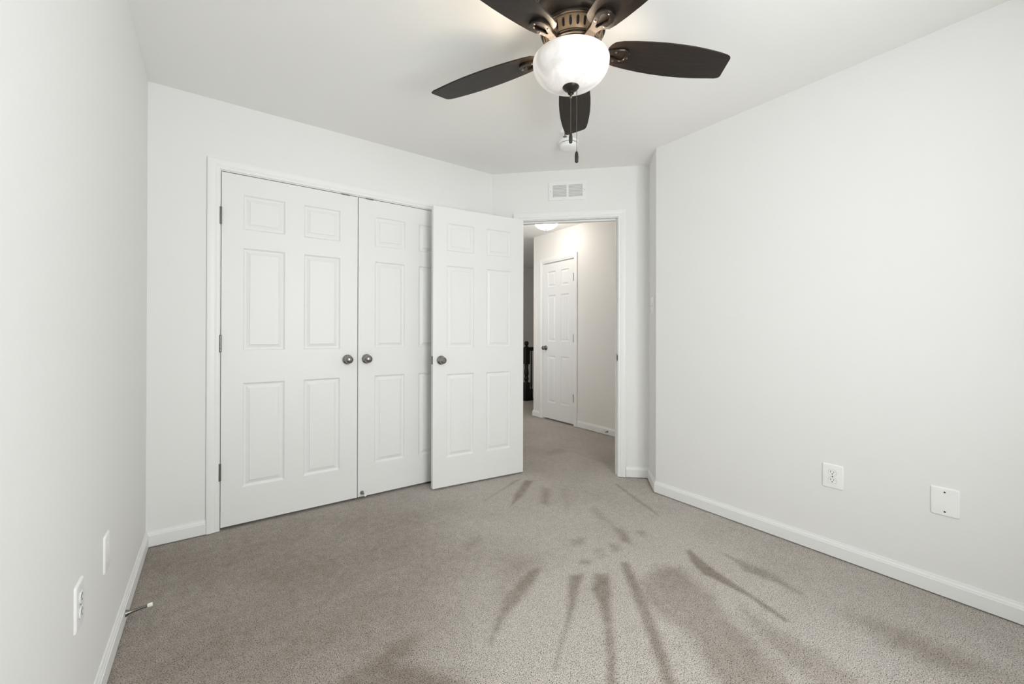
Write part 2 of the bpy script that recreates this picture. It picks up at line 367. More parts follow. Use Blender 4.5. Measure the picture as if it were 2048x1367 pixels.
# ------------------------------------------------------------------ baseboards
BP = [(0, 0.006), (0.0125, 0.006), (0.0125, 0.062), (0.0105, 0.064), (0.0095, 0.070), (0.0055, 0.077), (0.0045, 0.083), (0, 0.083)]
def baseboard(names, pts, closed_ends=True):
    """pts: wall-line points walked with the room on the right; one mesh per stretch, mitred at the corners"""
    P = [Vector(p) for p in pts]
    nr = []
    for a, b in zip(P, P[1:]):
        d = (b-a).normalized(); nr.append(Vector((d.y, -d.x)))
    off = []
    for i in range(len(P)):
        if i == 0: off.append(nr[0])
        elif i == len(P)-1: off.append(nr[-1])
        else:
            s = nr[i-1]+nr[i]; off.append(s/(s.dot(nr[i])))
    for i, (nm, lab) in enumerate(names):
        bm = bmesh.new(); rings = []
        for k in (i, i+1):
            rings.append([bm.verts.new((P[k].x+off[k].x*t, P[k].y+off[k].y*t, z)) for t, z in BP])
        n = len(BP)
        for j in range(n): bm.faces.new([rings[0][j], rings[0][(j+1) % n], rings[1][(j+1) % n], rings[1][j]])
        bm.faces.new(rings[0][::-1]); bm.faces.new(rings[1])
        bmesh.ops.recalc_face_normals(bm, faces=bm.faces[:])
        struct(nm, bm, M['trim'], lab, 'baseboard')
CO = 0.064
dpt = lambda u: PE+Vector((Q, -Q))*u
baseboard([('baseboard_left', 'white baseboard along the left wall'), ('baseboard_closet', 'short white baseboard left of the closet casing')],
          [(XL, YB), (XL, YA), (CX0-CO-0.002, YA)])
baseboard([('baseboard_corner', 'white baseboard right of the closet, behind the open door'), ('baseboard_hinge', 'stub of white baseboard at the door hinge side')],
          [(CX1+CO+0.002, YA), PE, dpt(DU0-CO-0.002)])
baseboard([('baseboard_door', 'short white baseboard right of the doorway casing'), ('baseboard_return', 'white baseboard on the short return wall'), ('baseboard_right', 'long white baseboard along the right wall'), ('baseboard_back', 'white baseboard on the wall behind the viewer')],
          [dpt(DU1+CO+0.002), PD, PS, (XR, YB), (XL, YB)])
baseboard([('baseboard_hall_corner', 'white baseboard turning the hallway corner'), ('baseboard_hall_end', 'bit of white baseboard left of the hallway door')],
          [(5.5, HY), (HX, HY), (HX, EY1+CO+0.002)])
baseboard([('baseboard_hall', 'white hallway baseboard right of the narrow door')], [(HX, EY0-CO-0.002), (HX, 2.2)])
baseboard([('baseboard_hall_far', 'white baseboard on the far wall behind the railing')], [(2.05, 6.5), (6.15, 6.5)])

# ------------------------------------------------------------------ casings and jambs
CP = [(0.0, 0.0), (0.0, 0.0085), (0.003, 0.0105), (0.009, 0.011), (0.016, 0.0108), (0.018, 0.0125), (0.023, 0.0145), (0.040, 0.0165), (0.052, 0.0165), (0.0575, 0.0145), (0.0575, 0.0)]
def casing(name, T, u0, u1, zt, lab, wallthick, jamb=True, stop=True, reveal=0.005):
    bm = bmesh.new()
    path = [(u0-reveal, 0.004, -1, 0), (u0-reveal, zt+reveal, -1, 1), (u1+reveal, zt+reveal, 1, 1), (u1+reveal, 0.004, 1, 0)]
    rings = [[bm.verts.new((u+sx*wd, -t, z+sz*wd)) for wd, t in CP] for u, z, sx, sz in path]
    n = len(CP)
    for a, b in zip(rings, rings[1:]):
        for j in range(n): bm.faces.new([a[j], a[(j+1) % n], b[(j+1) % n], b[j]])
    bm.faces.new(rings[0]); bm.faces.new(rings[-1][::-1])
    bmesh.ops.transform(bm, matrix=T, verts=bm.verts[:]); bmesh.ops.recalc_face_normals(bm, faces=bm.faces[:])
    t = struct(name, bm, M['trim'], lab, 'door casing')
    if jamb:
        bm = bmesh.new(); jt = 0.012
        box(bm, (u0-jt, 0.0005, 0), (u0, wallthick, zt)); box(bm, (u1, 0.0005, 0), (u1+jt, wallthick, zt)); box(bm, (u0-jt, 0.0005, zt), (u1+jt, wallthick, zt+jt))
        if stop:
            s0, s1, sp = 0.040, 0.075, 0.011
            box(bm, (u0, s0, 0), (u0+sp, s1, zt-sp)); box(bm, (u1-sp, s0, 0), (u1, s1, zt-sp)); box(bm, (u0, s0, zt-sp), (u1, s1, zt))
        bmesh.ops.transform(bm, matrix=T, verts=bm.verts[:]); bmesh.ops.recalc_face_normals(bm, faces=bm.faces[:])
        obj('jamb', bm, M['trim'], t)
    return t
trim1 = casing('trim_1', TA, CX0-0.003, CX1+0.003, 2.046, 'white casing framing the double closet doors', TW, True, False)
trim2 = casing('trim_2', TD, DU0, DU1, 2.041, 'white casing framing the open bedroom doorway', TW)
trim3 = casing('trim_3', TH, a0, a1, EDH, 'white casing around the narrow hallway door', TW, True, False)
# ball-catch strikes over the two closet doors and latch strike in the bedroom jamb
for u in (CX0+0.648, CX0+0.806):
    bm = bmesh.new(); box(bm, (u, -0.002, 2.0385), (u+0.05, 0.026, 2.0465), TA)
    bmesh.ops.recalc_face_normals(bm, faces=bm.faces[:])
    tag(obj('catch_plate', bm, M['darknickel'], trim1), 'dark metal ball catch plate')
bm = bmesh.new(); box(bm, (DU1-0.0015, 0.004, 0.905), (DU1+0.002, 0.034, 0.965), TD); box(bm, (DU1-0.002, -0.003, 0.915), (DU1+0.002, 0.006, 0.955), TD)
bmesh.ops.recalc_face_normals(bm, faces=bm.faces[:])
sp_ = obj('strike_plate', bm, M['iron'], trim2)
bm = bmesh.new(); box(bm, (DU1-0.0022, 0.011, 0.922), (DU1+0.001, 0.026, 0.948), TD); bmesh.ops.recalc_face_normals(bm, faces=bm.faces[:])
obj('latch_hole', bm, M['black'], sp_)

# ------------------------------------------------------------------ six-panel doors
PR = [(0.0, 0.0), (0.0025, 0.0024), (0.006, 0.0076), (0.011, 0.0100), (0.0160, 0.0102), (0.033, 0.0042), (0.0350, 0.0014)]
def leaf(W, Hh, th, cols, rows, back=True):
    """door slab; x 0..W from the left edge, y 0 (front, towards -y) .. th, z 0..Hh, moulded panels on both faces"""
    bm = bmesh.new()
    xs = sorted({0.0, W, *[c for p in cols for c in p]}); zs = sorted({0.0, Hh, *[c for p in rows for c in p]})
    def face(y0, sgn):
        vv = {}
        def V(x, z):
            k = (round(x, 5), round(z, 5))
            if k not in vv: vv[k] = bm.verts.new((x, y0, z))
            return vv[k]
        for xa, xb in zip(xs, xs[1:]):
            for za, zb in zip(zs, zs[1:]):
                q = [V(xa, za), V(xb, za), V(xb, zb), V(xa, zb)]
                if any(abs(xa-c[0]) < 1e-6 for c in cols) and any(abs(za-r[0]) < 1e-6 for r in rows):
                    prev = q
                    for ins, dep in PR[1:]:
                        cur = [bm.verts.new((x, y0+sgn*dep, z)) for x, z in ((xa+ins, za+ins), (xb-ins, za+ins), (xb-ins, zb-ins), (xa+ins, zb-ins))]
                        for i in range(4): bm.faces.new([prev[i], prev[(i+1) % 4], cur[(i+1) % 4], cur[i]])
                        prev = cur
                    bm.faces.new(prev)
                else: bm.faces.new(q)
        return vv
    f = face(0.0, 1); g = face(th, -1)
    def strip(keys):
        for a, b in zip(keys, keys[1:]): bm.faces.new([f[a], f[b], g[b], g[a]])
    k = lambda x, z: (round(x, 5), round(z, 5))
    strip([k(x, 0) for x in xs]); strip([k(x, Hh) for x in xs]); strip([k(0, z) for z in zs]); strip([k(W, z) for z in zs])
    bmesh.ops.recalc_face_normals(bm, faces=bm.faces[:])
    return bm
STDC = [(0.104, 0.320), (0.425, 0.641)]
ROWS = [(0.209, 0.814), (1.004, 1.602), (1.709, 1.912)]
RX90 = Matrix.Rotation(R(90), 4, 'X')       # lathe axis z -> -y (out of the front face)
def knob(parent, x, z, y=0.0, flip=False, keyed=False, m='nickel', s=1.0):
    """round passage knob: rose and knob in one turned mesh, out of the face"""
    if keyed: prof = [(0.0325, 0), (0.0325, 0.004), (0.029, 0.009), (0.017, 0.012), (0.0125, 0.016), (0.0125, 0.026), (0.0165, 0.029), (0.0235, 0.034), (0.0255, 0.041), (0.0245, 0.049), (0.020, 0.056), (0.0135, 0.0585), (0.012, 0.056), (0.0065, 0.056), (0.006, 0.060), (0, 0.060)]
    else: prof = [(0.0325, 0), (0.0325, 0.004), (0.029, 0.009), (0.017, 0.012), (0.0125, 0.016), (0.0125, 0.026), (0.0165, 0.029), (0.024, 0.034), (0.0265, 0.041), (0.0255, 0.049), (0.021, 0.056), (0.012, 0.0605), (0, 0.062)]
    T = Matrix.Translation((x, y, z)) @ (Matrix.Rotation(R(-90), 4, 'X') if flip else RX90) @ Matrix.Scale(s, 4)
    bm = bmesh.new(); lathe(bm, prof, 40, T)
    o = autosmooth(obj('knob', bm, M[m], parent), 50)
    if keyed:
        bm = bmesh.new(); lathe(bm, [(0.002, 0.0595), (0.002, 0.0612), (0, 0.0612)], 12, T); obj('release_hole', bm, M['black'], o)
    return o
def hinge(parent, x, z, y=-0.006, m='darknickel', side=1):
    bm = bmesh.new()
    for i in range(5):
        zz = z-0.0445+i*0.0178
        lathe(bm, [(0.0052, 0.0003), (0.006, 0.001), (0.006, 0.0168), (0.0052, 0.0175)], 12, Matrix.Translation((x, y, zz)))
    lathe(bm, [(0.0068, 0), (0.0068, 0.002), (0.004, 0.005), (0, 0.0055)], 12, Matrix.Translation((x, y, z+0.0445)))
    lathe(bm, [(0, -0.0045), (0.004, -0.004), (0.0068, -0.001), (0.0068, 0)], 12, Matrix.Translation((x, y, z-0.0445)))
    box(bm, (x-0.010*side, y+0.001, z-0.0445), (x, y+0.0095, z+0.0445))
    return autosmooth(obj('hinge', bm, M[m], parent), 40)
def doorstop(parent, T, name=None, length=0.078, s=1.0):
    """rigid stop pointing along local +z of T: flared base, rod, rubber tip"""
    bm = bmesh.new()
    lathe(bm, [(0.0125, 0), (0.0125, 0.003), (0.009, 0.009), (0.0066, 0.020), (0.0054, 0.035), (0.0050, length-0.014)], 20, T @ Matrix.Scale(s, 4))
    rod = autosmooth(obj('rod' if name is None else name, bm, M['darknickel'], parent), 50)
    bm = bmesh.new(); lathe(bm, [(0.006, length-0.016), (0.0075, length-0.014), (0.0078, length-0.002), (0.0065, length), (0, length)], 16, T @ Matrix.Scale(s, 4))
    tip = autosmooth(obj('rubber_tip', bm, M['rubber'], parent if name is None else rod), 50)
    return rod, tip

DZ = 0.017
def door(name, T, W, Hh, cols, rows, lab):
    e = bpy.data.objects.new(name, None); COL.objects.link(e); e.matrix_world = T; e.empty_display_size = 0.1
    tag(e, lab, 'door', kind='structure')
    obj('panel', leaf(W, Hh, 0.035, cols, rows), M['door'], e)
    return e
d1 = door('door_1', TA @ Matrix.Translation((CX0, 0.0, DZ)), CW, CH, STDC, ROWS, 'left white six-panel closet door, hinged on the left')
knob(d1, 0.688, 0.932)
for z in (1.773, 1.045, 0.316): hinge(d1, -0.0035, z)
d2 = door('door_2', TA @ Matrix.Translation((CX0+CW+0.005, 0.0, DZ)), CW, CH, [(CW-b, CW-a) for a, b in STDC[::-1]], ROWS, 'right white six-panel closet door, half hidden by the open door')
knob(d2, 0.056, 0.932)
for z in (1.773, 1.045, 0.316): hinge(d2, CW+0.0035, z, side=-1)
doorstop(d2, Matrix.Translation((0.028, 0.0, 0.026)) @ RX90 @ Matrix.Rotation(R(-4), 4, 'X'), 'door_stop')
doorstop(d2, Matrix.Translation((0.545, 0.0, 0.026)) @ RX90, 'door_stop')

# the bedroom door, swung about 141 degrees into the room
PIN = PE+Vector((Q, -Q))*(DU0+0.004)+Vector((-Q, -Q))*0.022
DW = 0.755
ANG = R(174.4)
dd = Vector((math.cos(ANG), math.sin(ANG)))          # from hinge to latch edge
# local x runs from the latch edge (seen left) to the hinge edge; front (-y) faces the viewer
fx = -dd
nyv = Vector((-fx.y, fx.x))                          # local +y, away from the viewer
hinge_face = PIN+Vector((nyv.x, nyv.y))*(-0.035)
org = hinge_face+dd*DW
T3 = Matrix(((fx.x, nyv.x, 0, org.x), (fx.y, nyv.y, 0, org.y), (0, 0, 1, 0.014), (0, 0, 0, 1)))
d3 = door('door_3', T3, DW, 2.024, STDC, ROWS, 'white six-panel bedroom door swung open in front of the closet')
knob(d3, 0.060, 0.917, keyed=True)
knob(d3, 0.060, 0.917, y=0.035, flip=True, s=0.98)
bm = bmesh.new(); box(bm, (-0.0012, 0.006, 0.888), (0.001, 0.029, 0.946)); lp = obj('latch_plate', bm, M['iron'], d3)
bm = bmesh.new(); box(bm, (-0.010, 0.011, 0.909), (0.0, 0.024, 0.925)); obj('latch_bolt', bm, M['nickel'], lp)
for z in (1.773, 1.045, 0.316): hinge(d3, DW+0.004, z, y=0.041, side=-1)

# narrow hallway door
EW = EY1-EY0-0.006
ecols = [(0.085, 0.085+0.150), (EW-0.085-0.150, EW-0.085)]
d4 = door('door_4', TH @ Matrix.Translation((a0+0.003, 0.0, 0.022)), EW, 2.015, ecols, ROWS, 'narrow white six-panel door in the hallway')
knob(d4, 0.050, 0.915, m='darknickel')
for z in (1.793, 1.045, 0.316): hinge(d4, EW+0.003, z, m='darknickel', side=-1)

# ------------------------------------------------------------------ window behind the viewer
def window():
    bm = bmesh.new(); f = 0.045
    TW_ = Matrix.Identity(4)
    for a, b in (((WX0, YB-0.10, WZ0), (WX0+f, YB-0.03, WZ1)), ((WX1-f, YB-0.10, WZ0), (WX1, YB-0.03, WZ1)), ((WX0+f, YB-0.10, WZ0), (WX1-f, YB-0.03, WZ0+f)), ((WX0+f, YB-0.10, WZ1-f), (WX1-f, YB-0.03, WZ1)),
                 (((WX0+WX1)/2-0.03, YB-0.10, WZ0+f), ((WX0+WX1)/2+0.03, YB-0.03, WZ1-f))): box(bm, a, b)
    bmesh.ops.recalc_face_normals(bm, faces=bm.faces[:])
    t = struct('window_1', bm, M['trim'], 'white double window behind the viewer', 'window')
    bm = bmesh.new(); zm = (WZ0+WZ1)/2
    box(bm, (WX0+f, YB-0.085, zm-0.02), ((WX0+WX1)/2-0.03, YB-0.045, zm+0.02)); box(bm, ((WX0+WX1)/2+0.03, YB-0.085, zm-0.02), (WX1-f, YB-0.045, zm+0.02)); obj('sash_rail', bm, M['trim'], t)
    bm = bmesh.new(); box(bm, (WX0+f, YB-0.07, WZ0+f), (WX1-f, YB-0.066, WZ1-f)); obj('pane', bm, M['pane'], t)
    bm = bmesh.new(); box(bm, (WX0-0.05, YB-0.03, WZ0-0.025), (WX1+0.05, YB+0.03, WZ0)); obj('sill', bm, M['trim'], t)
window()
bm = bmesh.new()  # unseen hall window, added as an opening for the fill lamp
for a, b in (((1.96, 3.83, 0.85), (2.02, 3.87, 2.1)), ((1.96, 4.79, 0.85), (2.02, 4.83, 2.1)), ((1.96, 3.87, 0.85), (2.02, 4.79, 0.89)), ((1.96, 3.87, 2.06), (2.02, 4.79, 2.1)), ((1.97, 3.87, 1.455), (2.01, 4.79, 1.495))): box(bm, a, b)
bmesh.ops.recalc_face_normals(bm, faces=bm.faces[:])
w2 = struct('added_hall_window', bm, M['trim'], 'added white window in the left wall of the hallway, unseen, an opening for fill light', 'window')
bm = bmesh.new(); box(bm, (1.985, 3.87, 0.89), (1.989, 4.79, 2.06)); obj('pane', bm, M['pane'], w2)

# ------------------------------------------------------------------ wall plates
def plate_bm(w, h, t=0.006, r=0.006):
    bm = bmesh.new(); n = 5
    def rr(w, h, r):
        o = []
        for cx, cz, a in ((w/2-r, h/2-r, 0), (-w/2+r, h/2-r, 90), (-w/2+r, -h/2+r, 180), (w/2-r, -h/2+r, 270)):
            for i in range(n): o.append((cx+r*math.cos(R(a+90*i/(n-1))), cz+r*math.sin(R(a+90*i/(n-1)))))
        return o
    rings = []
    for ins, y in ((0, -0.0003), (0, -0.002), (0.0012, -t*0.7), (0.004, -t*0.95), (0.007, -t)):
        rings.append([bm.verts.new((x, y, z)) for x, z in rr(w-2*ins, h-2*ins, r)])
    for a, b in zip(rings, rings[1:]):
        k = len(a)
        for i in range(k): bm.faces.new([a[i], a[(i+1) % k], b[(i+1) % k], b[i]])
    bm.faces.new(rings[-1]); bm.faces.new(rings[0][::-1])
    bmesh.ops.recalc_face_normals(bm, faces=bm.faces[:])
    return bm
def wempty(name, T, u, z, lab, cat, group=None):
    e = bpy.data.objects.new(name, None); COL.objects.link(e); e.matrix_world = T @ Matrix.Translation((u, 0, z)); e.empty_display_size = 0.05
    return tag(e, lab, cat, group)
def screw(parent, x, z, y=-0.006, m='plastic', r=0.0035):
    bm = bmesh.new(); lathe(bm, [(r, -0.0005), (r, 0.0006), (r*0.6, 0.0011), (0, 0.0012)], 14, Matrix.Translation((x, y, z)) @ RX90)
    return autosmooth(obj('screw', bm, M[m], parent))
def outlet(T, u, z, w, h, lab):
    e = wempty('power_outlet', T, u, z, lab, 'outlet')
    autosmooth(obj('plate', plate_bm(w, h), M['plastic'], e))
    for s in (1, -1):
        zc = s*0.0195
        bm = bmesh.new(); poly = []
        for i in range(28):
            a = 2*math.pi*i/28; x = 0.0172*math.cos(a); zz = max(-0.0142, min(0.0142, 0.0168*math.sin(a))); poly.append((x, zz))
        vs = prism(bm, poly, 0.0, 0.0025, Matrix.Translation((0, -0.006, zc)) @ RX90)
        bmesh.ops.recalc_face_normals(bm, faces=bm.faces[:])
        rc = obj('receptacle', bm, M['plastic'], e)
        bm = bmesh.new(); prism(bm, [(x*1.075, q*1.085) for x, q in poly], 0.0, 0.0004, Matrix.Translation((0, -0.006, zc)) @ RX90); bmesh.ops.recalc_face_normals(bm, faces=bm.faces[:])
        obj('gap', bm, GREY, rc)
        bm = bmesh.new()
        box(bm, (-0.0078, -0.0089, zc+0.000), (-0.0055, -0.008, zc+0.0085)); box(bm, (0.0055, -0.0089, zc+0.0008), (0.0075, -0.008, zc+0.0078))
        lathe(bm, [(0.0026, 0), (0.0026, 0.0009), (0, 0.0009)], 12, Matrix.Translation((0, -0.008, zc-0.0065)) @ RX90)
        bmesh.ops.recalc_face_normals(bm, faces=bm.faces[:])
        obj('slots', bm, M['black'], rc)
    screw(e, 0, 0, m='nickel', r=0.003)
    return e
DUCT_SHADE = mat('duct_shade_grey', (0.45, 0.45, 0.44), 0.7)
GREY = mat('shadow_gap_plastic', (0.5, 0.5, 0.49), 0.6)
outlet(TR, YR-0.744, 0.405, 0.088, 0.121, 'white duplex power outlet on the right wall, nearest the doorway')
outlet(TL, 1.533, 0.414, 0.077, 0.121, 'white duplex power outlet low on the left wall')
def blank(T, u, z, lab, m, dz, pw=0.088):
    e = wempty('blank_wall_plate', T, u, z, lab, 'wall plate')
    autosmooth(obj('plate', plate_bm(pw, 0.121), M['plastic'], e))
    for s in (1, -1): screw(e, 0, s*dz, m=m, r=0.0033)
blank(TR, YR-0.349, 0.4065, 'blank white plate with two dark screws on the right wall', 'black', 0.0415)
blank(TL, 1.873, 0.405, 'blank white wall plate on the left wall beyond the outlet', 'plastic', 0.03, 0.074)

# light switch on the short return wall
e = wempty('light_switch', TS, 0.165, 1.335, 'white light switch plate on the narrow return wall', 'light switch')
autosmooth(obj('plate', plate_bm(0.116, 0.118), M['plastic'], e))
for x in (-0.023, 0.023):
    bm = bmesh.new(); box(bm, (x-0.0055, -0.0065, -0.0125), (x+0.0055, -0.0055, 0.0125)); fr = obj('toggle_slot', bm, GREY, e)
    bm = bmesh.new(); prism(bm, [(-0.0055, -0.004), (-0.017, 0.006), (-0.017, 0.010), (-0.0055, 0.006)], x-0.004, x+0.004, Matrix(((0, 0, 1, 0), (1, 0, 0, 0), (0, 1, 0, 0), (0, 0, 0, 1))))
    bmesh.ops.recalc_face_normals(bm, faces=bm.faces[:]); obj('toggle', bm, M['plastic'], fr)
    for z in (0.030, -0.030): screw(e, x, z)

# return-air grille above the doorway
vent = wempty('air_vent', TD, 0.6205, 2.270, 'white louvered air vent above the doorway', 'air vent')
VW, VH = 0.300, 0.147
bm = bmesh.new()
ox, oz = VW/2, VH/2; fy = -0.008
cols_ = [(-0.118, -0.010), (0.010, 0.118)]; zlo, zhi = -0.047, 0.047
xs = [-ox, -0.118, -0.010, 0.010, 0.118, ox]; zs = [-oz, zlo, zhi, oz]
for i in range(5):
    for j in range(3):
        if j == 1 and i in (1, 3): continue
        q = [bm.verts.new((xs[i+a], fy, zs[j+b])) for a, b in ((0, 0), (1, 0), (1, 1), (0, 1))]; bm.faces.new(q)
for a, b in (((-ox, fy, -oz), (-ox, 0, oz)), ((ox, fy, -oz), (ox, 0, oz))):
    bm.faces.new([bm.verts.new(p) for p in ((a[0], a[1], -oz), (a[0], 0, -oz), (a[0], 0, oz), (a[0], a[1], oz))])
for z in (-oz, oz): bm.faces.new([bm.verts.new(p) for p in ((-ox, fy, z), (ox, fy, z), (ox, 0, z), (-ox, 0, z))])
bmesh.ops.remove_doubles(bm, verts=bm.verts[:], dist=1e-5); bmesh.ops.recalc_face_normals(bm, faces=bm.faces[:])
obj('grille_frame', bm, M['trim'], vent)
for c0, c1 in cols_:
    bm = bmesh.new()
    for k in range(8):
        z = zlo+(zhi-zlo)*(k+0.5)/8
        p = [(-0.0085, z+0.0028), (-0.0075, z+0.0036), (-0.001, z-0.0026), (-0.002, z-0.0034)]
        a = [bm.verts.new((c0, y, q)) for y, q in p]; b = [bm.verts.new((c1, y, q)) for y, q in p]
        for i in range(4): bm.faces.new([a[i], a[(i+1) % 4], b[(i+1) % 4], b[i]])
        bm.faces.new(a); bm.faces.new(b[::-1])
    bmesh.ops.recalc_face_normals(bm, faces=bm.faces[:]); obj('louvers', bm, M['trim'], vent)
bm = bmesh.new(); box(bm, (-0.119, -0.0006, zlo-0.001), (0.119, 0.002, zhi+0.001)); obj('duct_shade_plate', bm, DUCT_SHADE, vent)  # grey plate behind the louvers, its colour stands in for the duct's shade
for x in (-0.136, 0.136): screw(vent, x, 0, y=-0.008, m='nickel', r=0.003)

# door stops on the baseboards
e = wempty('door_stop', TL, 2.165, 0.040, 'metal door stop with white tip on the left baseboard', 'door stop')
doorstop(e, Matrix.Translation((0, -0.0120, 0)) @ RX90 @ Matrix.Rotation(R(-5), 4, 'X'), length=0.080)
e = wempty('door_stop', TH, HY-3.085, 0.040, 'small door stop on the hallway baseboard beside the doorway', 'door stop')
doorstop(e, Matrix.Translation((0, -0.0125, 0)) @ RX90, length=0.078, s=0.75)

# ------------------------------------------------------------------ ceiling fan
FC = (1.1507, 1.1865)
fan = thing('ceiling_fan', 'dark bronze five-blade ceiling fan with lit glass bowl', 'ceiling fan', (FC[0], FC[1], H))
def zp(prof): return [(r, z-H) for r, z in prof]
bm = bmesh.new()
lathe(bm, zp([(0.146, 2.44), (0.150, 2.432), (0.150, 2.418), (0.1465, 2.414), (0.1475, 2.408), (0.1475, 2.398), (0.141, 2.392), (0.138, 2.372), (0.137, 2.350), (0.131, 2.334), (0.121, 2.326), (0.122, 2.324),
     (0.126, 2.320), (0.127, 2.315), (0.124, 2.311), (0.117, 2.309)]), 64, cap=True)
autosmooth(obj('motor_housing', bm, M['bronze'], fan), 40)
# slotted band
bm = bmesh.new(); NS = 26; r0, z0, r1, z1 = 0.1165, 2.309-H, 0.1045, 2.262-H
def bp_(a, t, ins=0.0):
    r = r0+(r1-r0)*t+0.004*math.sin(math.pi*t)-ins; return Vector((r*math.cos(a), r*math.sin(a), z0+(z1-z0)*t))
for k in range(NS):
    ac = 2*math.pi*k/NS; da = math.pi/NS
    outer = [(-1, 0), (-.5, 0), (0, 0), (.5, 0), (1, 0), (1, .33), (1, .66), (1, 1), (.5, 1), (0, 1), (-.5, 1), (-1, 1), (-1, .66), (-1, .33)]
    inner = []
    for x, t in outer:
        dx, dt = x, (t-.5)*2
        ang = math.atan2(dt, dx)
        cx = 0.40*math.copysign(min(1, abs(math.cos(ang))*1.25), math.cos(ang)) if abs(math.cos(ang)) > 1e-6 else 0
        ct = 0.5+0.31*max(-1, min(1, math.sin(ang)*1.15))
        if abs(x) < 0.6 and t in (0, 1): cx = 0.28*(x/0.5); ct = 0.5+(0.34 if x == 0 else 0.30)*(1 if t else -1)
        inner.append((cx, ct))
    vo = [bm.verts.new(bp_(ac+x*da, t)) for x, t in outer]; vi = [bm.verts.new(bp_(ac+x*da, t)) for x, t in inner]; vd = [bm.verts.new(bp_(ac+x*da, t, 0.010)) for x, t in inner]
    n = len(outer)
    for i in range(n):
        j = (i+1) % n
        bm.faces.new([vo[i], vo[j], vi[j], vi[i]]); bm.faces.new([vi[i], vi[j], vd[j], vd[i]])
    f = bm.faces.new(vd); f.material_index = 1
bmesh.ops.remove_doubles(bm, verts=bm.verts[:], dist=1e-5); bmesh.ops.recalc_face_normals(bm, faces=bm.faces[:])
M['litbronze'] = mat('lamplit_bronze_band', (0.20, 0.14, 0.085), 0.42, 0.55)  # base colour lightened to carry the bulbs' golden light on the band
autosmooth(obj('slotted_band', bm, [M['litbronze'], M['black']], fan), 35)
bm = bmesh.new()
lathe(bm, zp([(0.1045, 2.262), (0.107, 2.259), (0.107, 2.255), (0.102, 2.253), (0.105, 2.250), (0.105, 2.246), (0.099, 2.244), (0.099, 2.238), (0.085, 2.236), (0.078, 2.230), (0.078, 2.218), (0.062, 2.214), (0.058, 2.205), (0.058, 2.198)]), 64)
autosmooth(obj('hub', bm, M['bronze'], fan), 40)
# light kit: fitter stem, two bulbs, glass bowl, finial
LK = R0*-0.0075
bm = bmesh.new(); lathe(bm, zp([(0.012, 2.20), (0.012, 2.075)]), 16); tag(autosmooth(obj('fitter_stem', bm, M['bronze'], fan)), None).location = LK
bm = bmesh.new(); RB, ZR, DB = 0.1505, 2.200, 0.102
prof = [(RB-0.006, ZR+0.002), (RB-0.002, ZR+0.004), (RB, ZR), (RB-0.0005, ZR-0.010)]
for i in range(1, 13):
    a = math.pi/2*i/12; r = RB*math.cos(a)**0.92 if i < 12 else 0.012; prof.append((max(r, 0.012), ZR-0.010-(DB-0.010)*math.sin(a)**1.08))
inn = [(max(r-0.0045, 0.0118), z+0.0035 if r < 0.13 else z) for r, z in prof[3:]][::-1]
lathe(bm, zp(prof+inn), 72, cap=False)
bowl = autosmooth(obj('glass_bowl', bm, M['bowl'], fan), 60); bowl.location = LK
ZF = ZR-DB
bm = bmesh.new(); lathe(bm, zp([(0.0335, ZF+0.012), (0.0345, ZF+0.006), (0.033, ZF+0.002), (0.028, ZF-0.005), (0.018, ZF-0.013), (0.009, ZF-0.018), (0.006, ZF-0.021), (0.0065, ZF-0.025), (0.005, ZF-0.029), (0, ZF-0.031)]), 40)
fin = autosmooth(obj('finial', bm, M['bronze'], fan), 50); fin.location = LK
def chain(x, y, ztop, zbot, flen, hook):
    bm = bmesh.new(); n = int((ztop-zbot)/0.0045)
    for i in range(n):
        z = ztop-(i+0.5)*(ztop-zbot)/n
        lathe(bm, [(0, -0.0016), (0.0014, -0.0008), (0.0014, 0.0008), (0, 0.0016)], 6, Matrix.Translation((x, y, z-H)))
    tube(bm, [(x, y, ztop-H), (x, y, zbot-H)], 0.0006, 5)
    if hook: lathe(bm, [(0.0045, -0.010), (0.0055, -0.004), (0.004, 0), (0.002, 0.004)], 12, Matrix.Translation((x, y, ztop-H-0.002)))
    c = obj('pull_chain', bm, M['darknickel'], fan); c.location = LK
    bm = bmesh.new(); lathe(bm, [(0.0035, zbot-H+0.002), (0.0058, zbot-H-0.003), (0.0075, zbot-H-flen*0.45), (0.0066, zbot-H-flen+0.002), (0.005, zbot-H-flen), (0, zbot-H-flen)], 16)
    bmesh.ops.translate(bm, vec=(x, y, 0), verts=bm.verts[:])
    autosmooth(obj('fob', bm, M['black'], c), 40)
chain(0.0, 0.0, ZF-0.030, 1.915, 0.036, True)
rv = R0
chain(R0.x*0.0235, R0.y*0.0235, 2.20, 1.843, 0.041, False)
for s in (1, -1):
    c = Vector((R0.x*-0.055*s, R0.y*-0.055*s, 0)) + Vector((F0.x*-0.02, F0.y*-0.02, 0))*s
    lamp('fan_bulb', 'POINT', (FC[0]+c.x, FC[1]+c.y, 2.172 if s == 1 else 2.178), 4.8 if s == 1 else 2.8, (1.0, 0.83, 0.62), 0.022)
